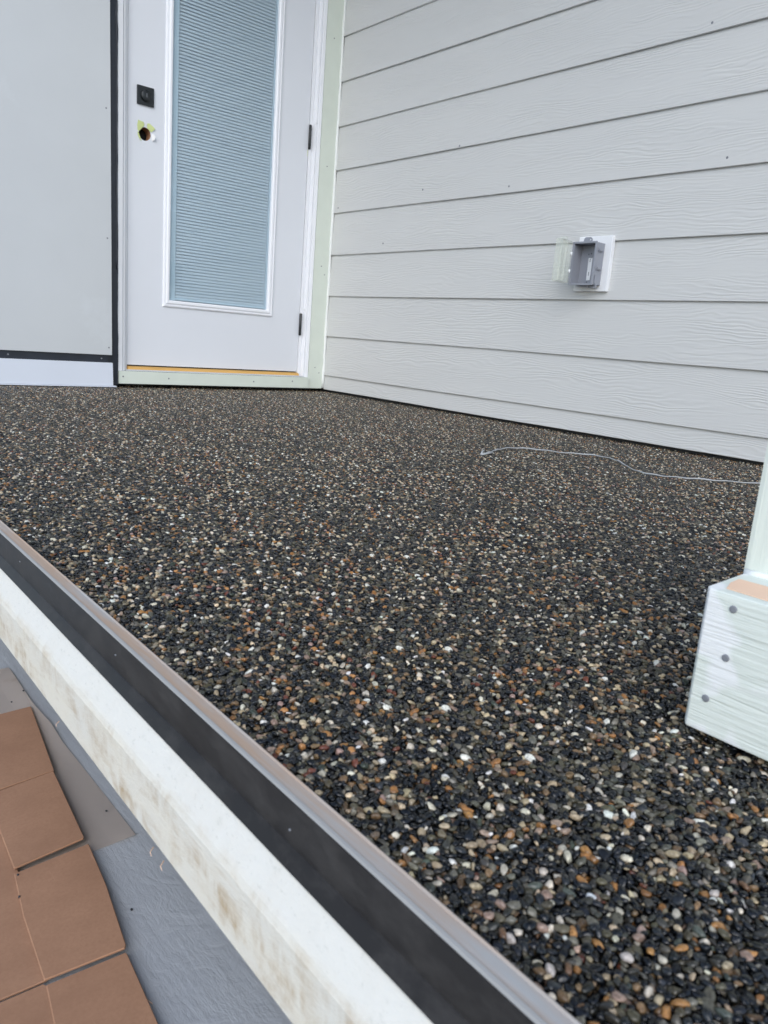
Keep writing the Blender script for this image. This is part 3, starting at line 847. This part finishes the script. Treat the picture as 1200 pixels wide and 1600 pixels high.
# ------------------------------------------------------------------ pebbles
def ico(sub):
    b = bmesh.new()
    bmesh.ops.create_icosphere(b, subdivisions=sub, radius=1)
    b.verts.ensure_lookup_table()
    V = np.array([v.co[:] for v in b.verts])
    F = np.array([[v.index for v in f.verts] for f in b.faces])
    b.free()
    return V, F
ICO = {1: ico(1), 2: ico(2), 3: ico(3)}

PAL = [  # weight, colour, spread
    (0.27, (0.006, 0.0070, 0.009), 0.5),
    (0.17, (0.016, 0.0175, 0.020), 0.4),
    (0.135, (0.046, 0.044, 0.037), 0.35),
    (0.105, (0.078, 0.068, 0.044), 0.35),
    (0.075, (0.165, 0.150, 0.118), 0.3),
    (0.060, (0.16, 0.100, 0.054), 0.3),
    (0.030, (0.34, 0.165, 0.058), 0.25),
    (0.066, (0.47, 0.37, 0.245), 0.25),
    (0.042, (0.60, 0.54, 0.44), 0.2),
    (0.014, (0.84, 0.82, 0.77), 0.08),
    (0.026, (0.32, 0.225, 0.175), 0.2),
    (0.008, (0.12, 0.040, 0.024), 0.3),
    (0.010, (0.07, 0.082, 0.064), 0.3)]
PW = np.array([p[0] for p in PAL]); PW /= PW.sum()
PC = np.array([p[1] for p in PAL]) * np.array([0.97, 0.95, 0.90]); PS = np.array([p[2] for p in PAL])
def stone_colors(n):
    k = rng.choice(len(PAL), n, p=PW)
    s = np.exp(rng.normal(0, 1, (n, 1)) * PS[k][:, None])
    hue = 1 + rng.normal(0, 0.025, (n, 3))
    return np.clip(PC[k] * s * hue, 0.004, 0.85)

def stones(cent, rad, sub, tilt=0.30):
    """vertices and colours of n pebbles at cent (n,3) with mean radius rad (n)"""
    V0, F0 = ICO[sub]
    n, m = len(cent), len(V0)
    V = np.repeat(V0[None], n, 0)
    # rounded planes cut off an egg: worn, slightly angular pebbles
    for _ in range(7):
        d = rng.normal(size=(n, 3)); d /= np.linalg.norm(d, axis=1, keepdims=True)
        lim = rng.uniform(0.40, 0.88, n)[:, None]
        dot = np.einsum('nmk,nk->nm', V, d)
        ex = np.clip(dot - lim, 0, None)
        V = V - (ex * 0.94)[:, :, None] * d[:, None, :]
    for _ in range(2):
        d = rng.normal(size=(n, 3)) * 1.6
        ph = rng.uniform(0, 6.28, n)
        V = V * (1 + 0.06 * np.sin(np.einsum('nmk,nk->nm', V, d) + ph[:, None]))[:, :, None]
    asp = np.stack([rng.uniform(1.15, 1.75, n), rng.uniform(0.90, 1.2, n), rng.uniform(0.55, 0.92, n)], 1)
    V = V * (asp * rad[:, None])[:, None, :]
    yaw = rng.uniform(0, 2 * np.pi, n)
    ax = rng.normal(0, tilt, n); ay = rng.normal(0, tilt, n)
    def rot(V, a, i, j):
        c, s = np.cos(a)[:, None], np.sin(a)[:, None]
        W = V.copy()
        W[:, :, i] = c * V[:, :, i] - s * V[:, :, j]
        W[:, :, j] = s * V[:, :, i] + c * V[:, :, j]
        return W
    V = rot(V, ax, 1, 2); V = rot(V, ay, 2, 0); V = rot(V, yaw, 0, 1)
    # worked level by the trowel: nothing stands far above the rest
    V += cent[:, None, :]
    return V, F0

T = 0.09
def scatter(T, rmin, rmax, tries, slack):
    """periodic dart throwing of pebble centres on a T x T tile, big ones first"""
    R = np.sort(rng.uniform(0, 1, tries) ** 1.6 * (rmax - rmin) + rmin)[::-1]
    P = np.zeros((0, 2)); Q = np.zeros(0)
    for r in R:
        for _ in range(6):
            p = rng.uniform(0, T, 2)
            if len(Q):
                d = np.abs(P - p); d = np.minimum(d, T - d)
                if (np.hypot(d[:, 0], d[:, 1]) < slack * (Q + r)).any():
                    continue
            P = np.vstack([P, p]); Q = np.append(Q, r)
            break
    return P, Q
def tile():
    P, r = scatter(T, 0.0014, 0.0032, 1900, 0.86)
    c = np.column_stack([P, -0.0009 - r * 0.42 + rng.normal(0, 0.0006, len(r))])
    n2 = int(T / 0.0041)
    gx, gy = np.meshgrid(np.arange(n2), np.arange(n2))
    lo_ = np.column_stack([(gx.ravel() + 0.5) * T / n2, (gy.ravel() + 0.5) * T / n2, np.full(n2 * n2, -0.0042)])
    lo_[:, :2] += rng.uniform(-0.0013, 0.0013, (len(lo_), 2))
    lo_[:, 2] += rng.normal(0, 0.0006, len(lo_))
    rl = rng.uniform(0.0021, 0.0029, len(lo_))
    return c, r, lo_, rl

slope = math.atan(0.0166)
ca, sa = math.cos(slope), math.sin(slope)
# edge-aligned frame: u across the porch from the lip, v along it (towards the door)
def to_world(u, v):
    y = -3.30 + v * ca - u * sa
    x = EX(-3.30) + 0.0185 + v * sa + u * ca
    return x, y
NEAR = (-2.135, -3.245)
parts_v, parts_f, parts_c, parts_k = [], [], [], []
nv = 0
def put(V, F, col, kind):
    global nv
    n, m = V.shape[:2]
    parts_v.append(V.reshape(-1, 3))
    parts_f.append((F[None] + (np.arange(n) * m)[:, None, None] + nv).reshape(-1, 3))
    parts_c.append(np.repeat(col, m, 0))
    parts_k.append(np.full(n * m, kind, np.int32))
    nv += n * m
K = 4
for k in range(K):
    c, r, lo_, rl = tile()
    c[:, :2] -= T / 2; lo_[:, :2] -= T / 2
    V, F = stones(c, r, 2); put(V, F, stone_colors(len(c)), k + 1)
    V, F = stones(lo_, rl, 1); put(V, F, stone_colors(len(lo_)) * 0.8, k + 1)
anchors, a_pick, a_rot = [], [], []
near_c, near_r = [], []
for i in range(0, 26):
    for j in range(-11, 40):
        u, v = (i + 0.5) * T, (j + 0.5) * T
        x, y = to_world(u, v)
        if x > 0.12 or y > 0.12 or y < -4.25:
            continue
        if math.hypot(x - NEAR[0], y - NEAR[1]) < 0.105:
            c, r, lo_, rl = tile()
            for arr in (c, lo_):
                uu, vv = arr[:, 0] + i * T, arr[:, 1] + j * T
                arr[:, 0], arr[:, 1] = to_world(uu, vv)
            near_c.append(c); near_r.append(r)
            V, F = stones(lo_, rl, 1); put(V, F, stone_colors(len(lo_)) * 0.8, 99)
            continue
        anchors.append((x, y, 0.0)); a_pick.append(int(rng.integers(0, K))); a_rot.append(int(rng.integers(0, 4)) * math.pi / 2 - slope)
near_c = np.vstack(near_c); near_r = np.concatenate(near_r)
camp = np.array(cam.matrix_world.translation)
Rw = np.array([right, down, fwd])
q = (near_c - camp) @ Rw.T
px = q[:, 0] / q[:, 2] * 1195 / 600; py = q[:, 1] / q[:, 2] * 1195 / 800
vis = (np.abs(px) < 1.0) & (np.abs(py) < 1.0) & (q[:, 2] > 0)
score = np.where(vis, near_r / q[:, 2], 0)
pick = np.argsort(-score)[:300]
rest = np.setdiff1d(np.arange(len(near_c)), pick)
V, F = stones(near_c[rest], near_r[rest], 2); put(V, F, stone_colors(len(rest)), 99)

# the countless pebbles: tiles of real stones laid edge to edge
nA = len(anchors)
av = np.vstack(parts_v + [np.array(anchors)]).astype(np.float32)
af = np.vstack(parts_f)
ac = np.vstack(parts_c + [np.zeros((nA, 3))])
ak = np.concatenate(parts_k + [np.zeros(nA, np.int32)])
def tri_mesh(name, V, F, col):
    me = bpy.data.meshes.new(name)
    me.vertices.add(len(V)); me.vertices.foreach_set('co', np.ascontiguousarray(V, np.float32).ravel())
    me.loops.add(len(F) * 3); me.loops.foreach_set('vertex_index', F.ravel().astype(np.int32))
    me.polygons.add(len(F)); me.polygons.foreach_set('loop_start', np.arange(len(F), dtype=np.int32) * 3)
    me.update(calc_edges=True)
    me.polygons.foreach_set('use_smooth', np.ones(len(F), bool))
    a = me.attributes.new('stone_color', 'FLOAT_COLOR', 'POINT')
    a.data.foreach_set('color', np.column_stack([col, np.ones(len(col))]).astype(np.float32).ravel())
    me.materials.append(M['pebble'])
    return me
me = tri_mesh('pebbles', av, af, ac)
a = me.attributes.new('tile_kind', 'INT', 'POINT'); a.data.foreach_set('value', ak)
a = me.attributes.new('tile_pick', 'INT', 'POINT'); a.data.foreach_set('value', np.concatenate([np.zeros(nv, np.int32), np.array(a_pick, np.int32)]))
rot_v = np.zeros((nv + nA, 3), np.float32); rot_v[nv:, 2] = a_rot
a = me.attributes.new('tile_rot', 'FLOAT_VECTOR', 'POINT'); a.data.foreach_set('vector', rot_v.ravel())
peb = link(bpy.data.objects.new('pebbles', me), porch)
peb['kind'] = 'stuff'
ng = bpy.data.node_groups.new('lay_pebble_tiles', 'GeometryNodeTree')
ng.interface.new_socket('Geometry', in_out='INPUT', socket_type='NodeSocketGeometry')
ng.interface.new_socket('Geometry', in_out='OUTPUT', socket_type='NodeSocketGeometry')
N_ = ng.nodes.new; LK = ng.links.new
gi, go = N_('NodeGroupInput'), N_('NodeGroupOutput')
def named(nm, typ):
    d = N_('GeometryNodeInputNamedAttribute'); d.data_type = typ
    d.inputs['Name'].default_value = nm
    return d.outputs['Attribute']
kind_s = named('tile_kind', 'INT')
def sel(kv):
    cmp_ = N_('FunctionNodeCompare'); cmp_.data_type = 'INT'; cmp_.operation = 'EQUAL'
    LK(kind_s, cmp_.inputs[2]); cmp_.inputs[3].default_value = kv
    s = N_('GeometryNodeSeparateGeometry'); s.domain = 'POINT'
    LK(gi.outputs[0], s.inputs[0]); LK(cmp_.outputs[0], s.inputs[1])
    return s.outputs[0]
jn = N_('GeometryNodeJoinGeometry')
for k in range(K):
    g2 = N_('GeometryNodeGeometryToInstance')
    LK(sel(k + 1), g2.inputs[0]); LK(g2.outputs[0], jn.inputs[0])
iop = N_('GeometryNodeInstanceOnPoints')
LK(sel(0), iop.inputs['Points']); LK(jn.outputs[0], iop.inputs['Instance'])
iop.inputs['Pick Instance'].default_value = True
LK(named('tile_pick', 'INT'), iop.inputs['Instance Index'])
er = N_('FunctionNodeEulerToRotation')
LK(named('tile_rot', 'FLOAT_VECTOR'), er.inputs[0]); LK(er.outputs[0], iop.inputs['Rotation'])
jo = N_('GeometryNodeJoinGeometry')
LK(sel(99), jo.inputs[0]); LK(iop.outputs[0], jo.inputs[0]); LK(jo.outputs[0], go.inputs[0])
md = peb.modifiers.new('lay_tiles', 'NODES'); md.node_group = ng

# the largest pebbles in view, each its own object (meshes shared)
NVAR = 75
V, F = stones(np.zeros((NVAR, 3)), np.ones(NVAR), 2)
cols = stone_colors(NVAR)
var = [tri_mesh('pebble', V[i], F, np.repeat(cols[i][None], V.shape[1], 0)) for i in range(NVAR)]
for n_i, i in enumerate(pick):
    o = bpy.data.objects.new('pebble', var[n_i % NVAR])
    link(o, porch)
    o.location = near_c[i]
    o.scale = (float(near_r[i]),) * 3
    o.rotation_euler = (0, 0, float(rng.uniform(0, 6.28)))
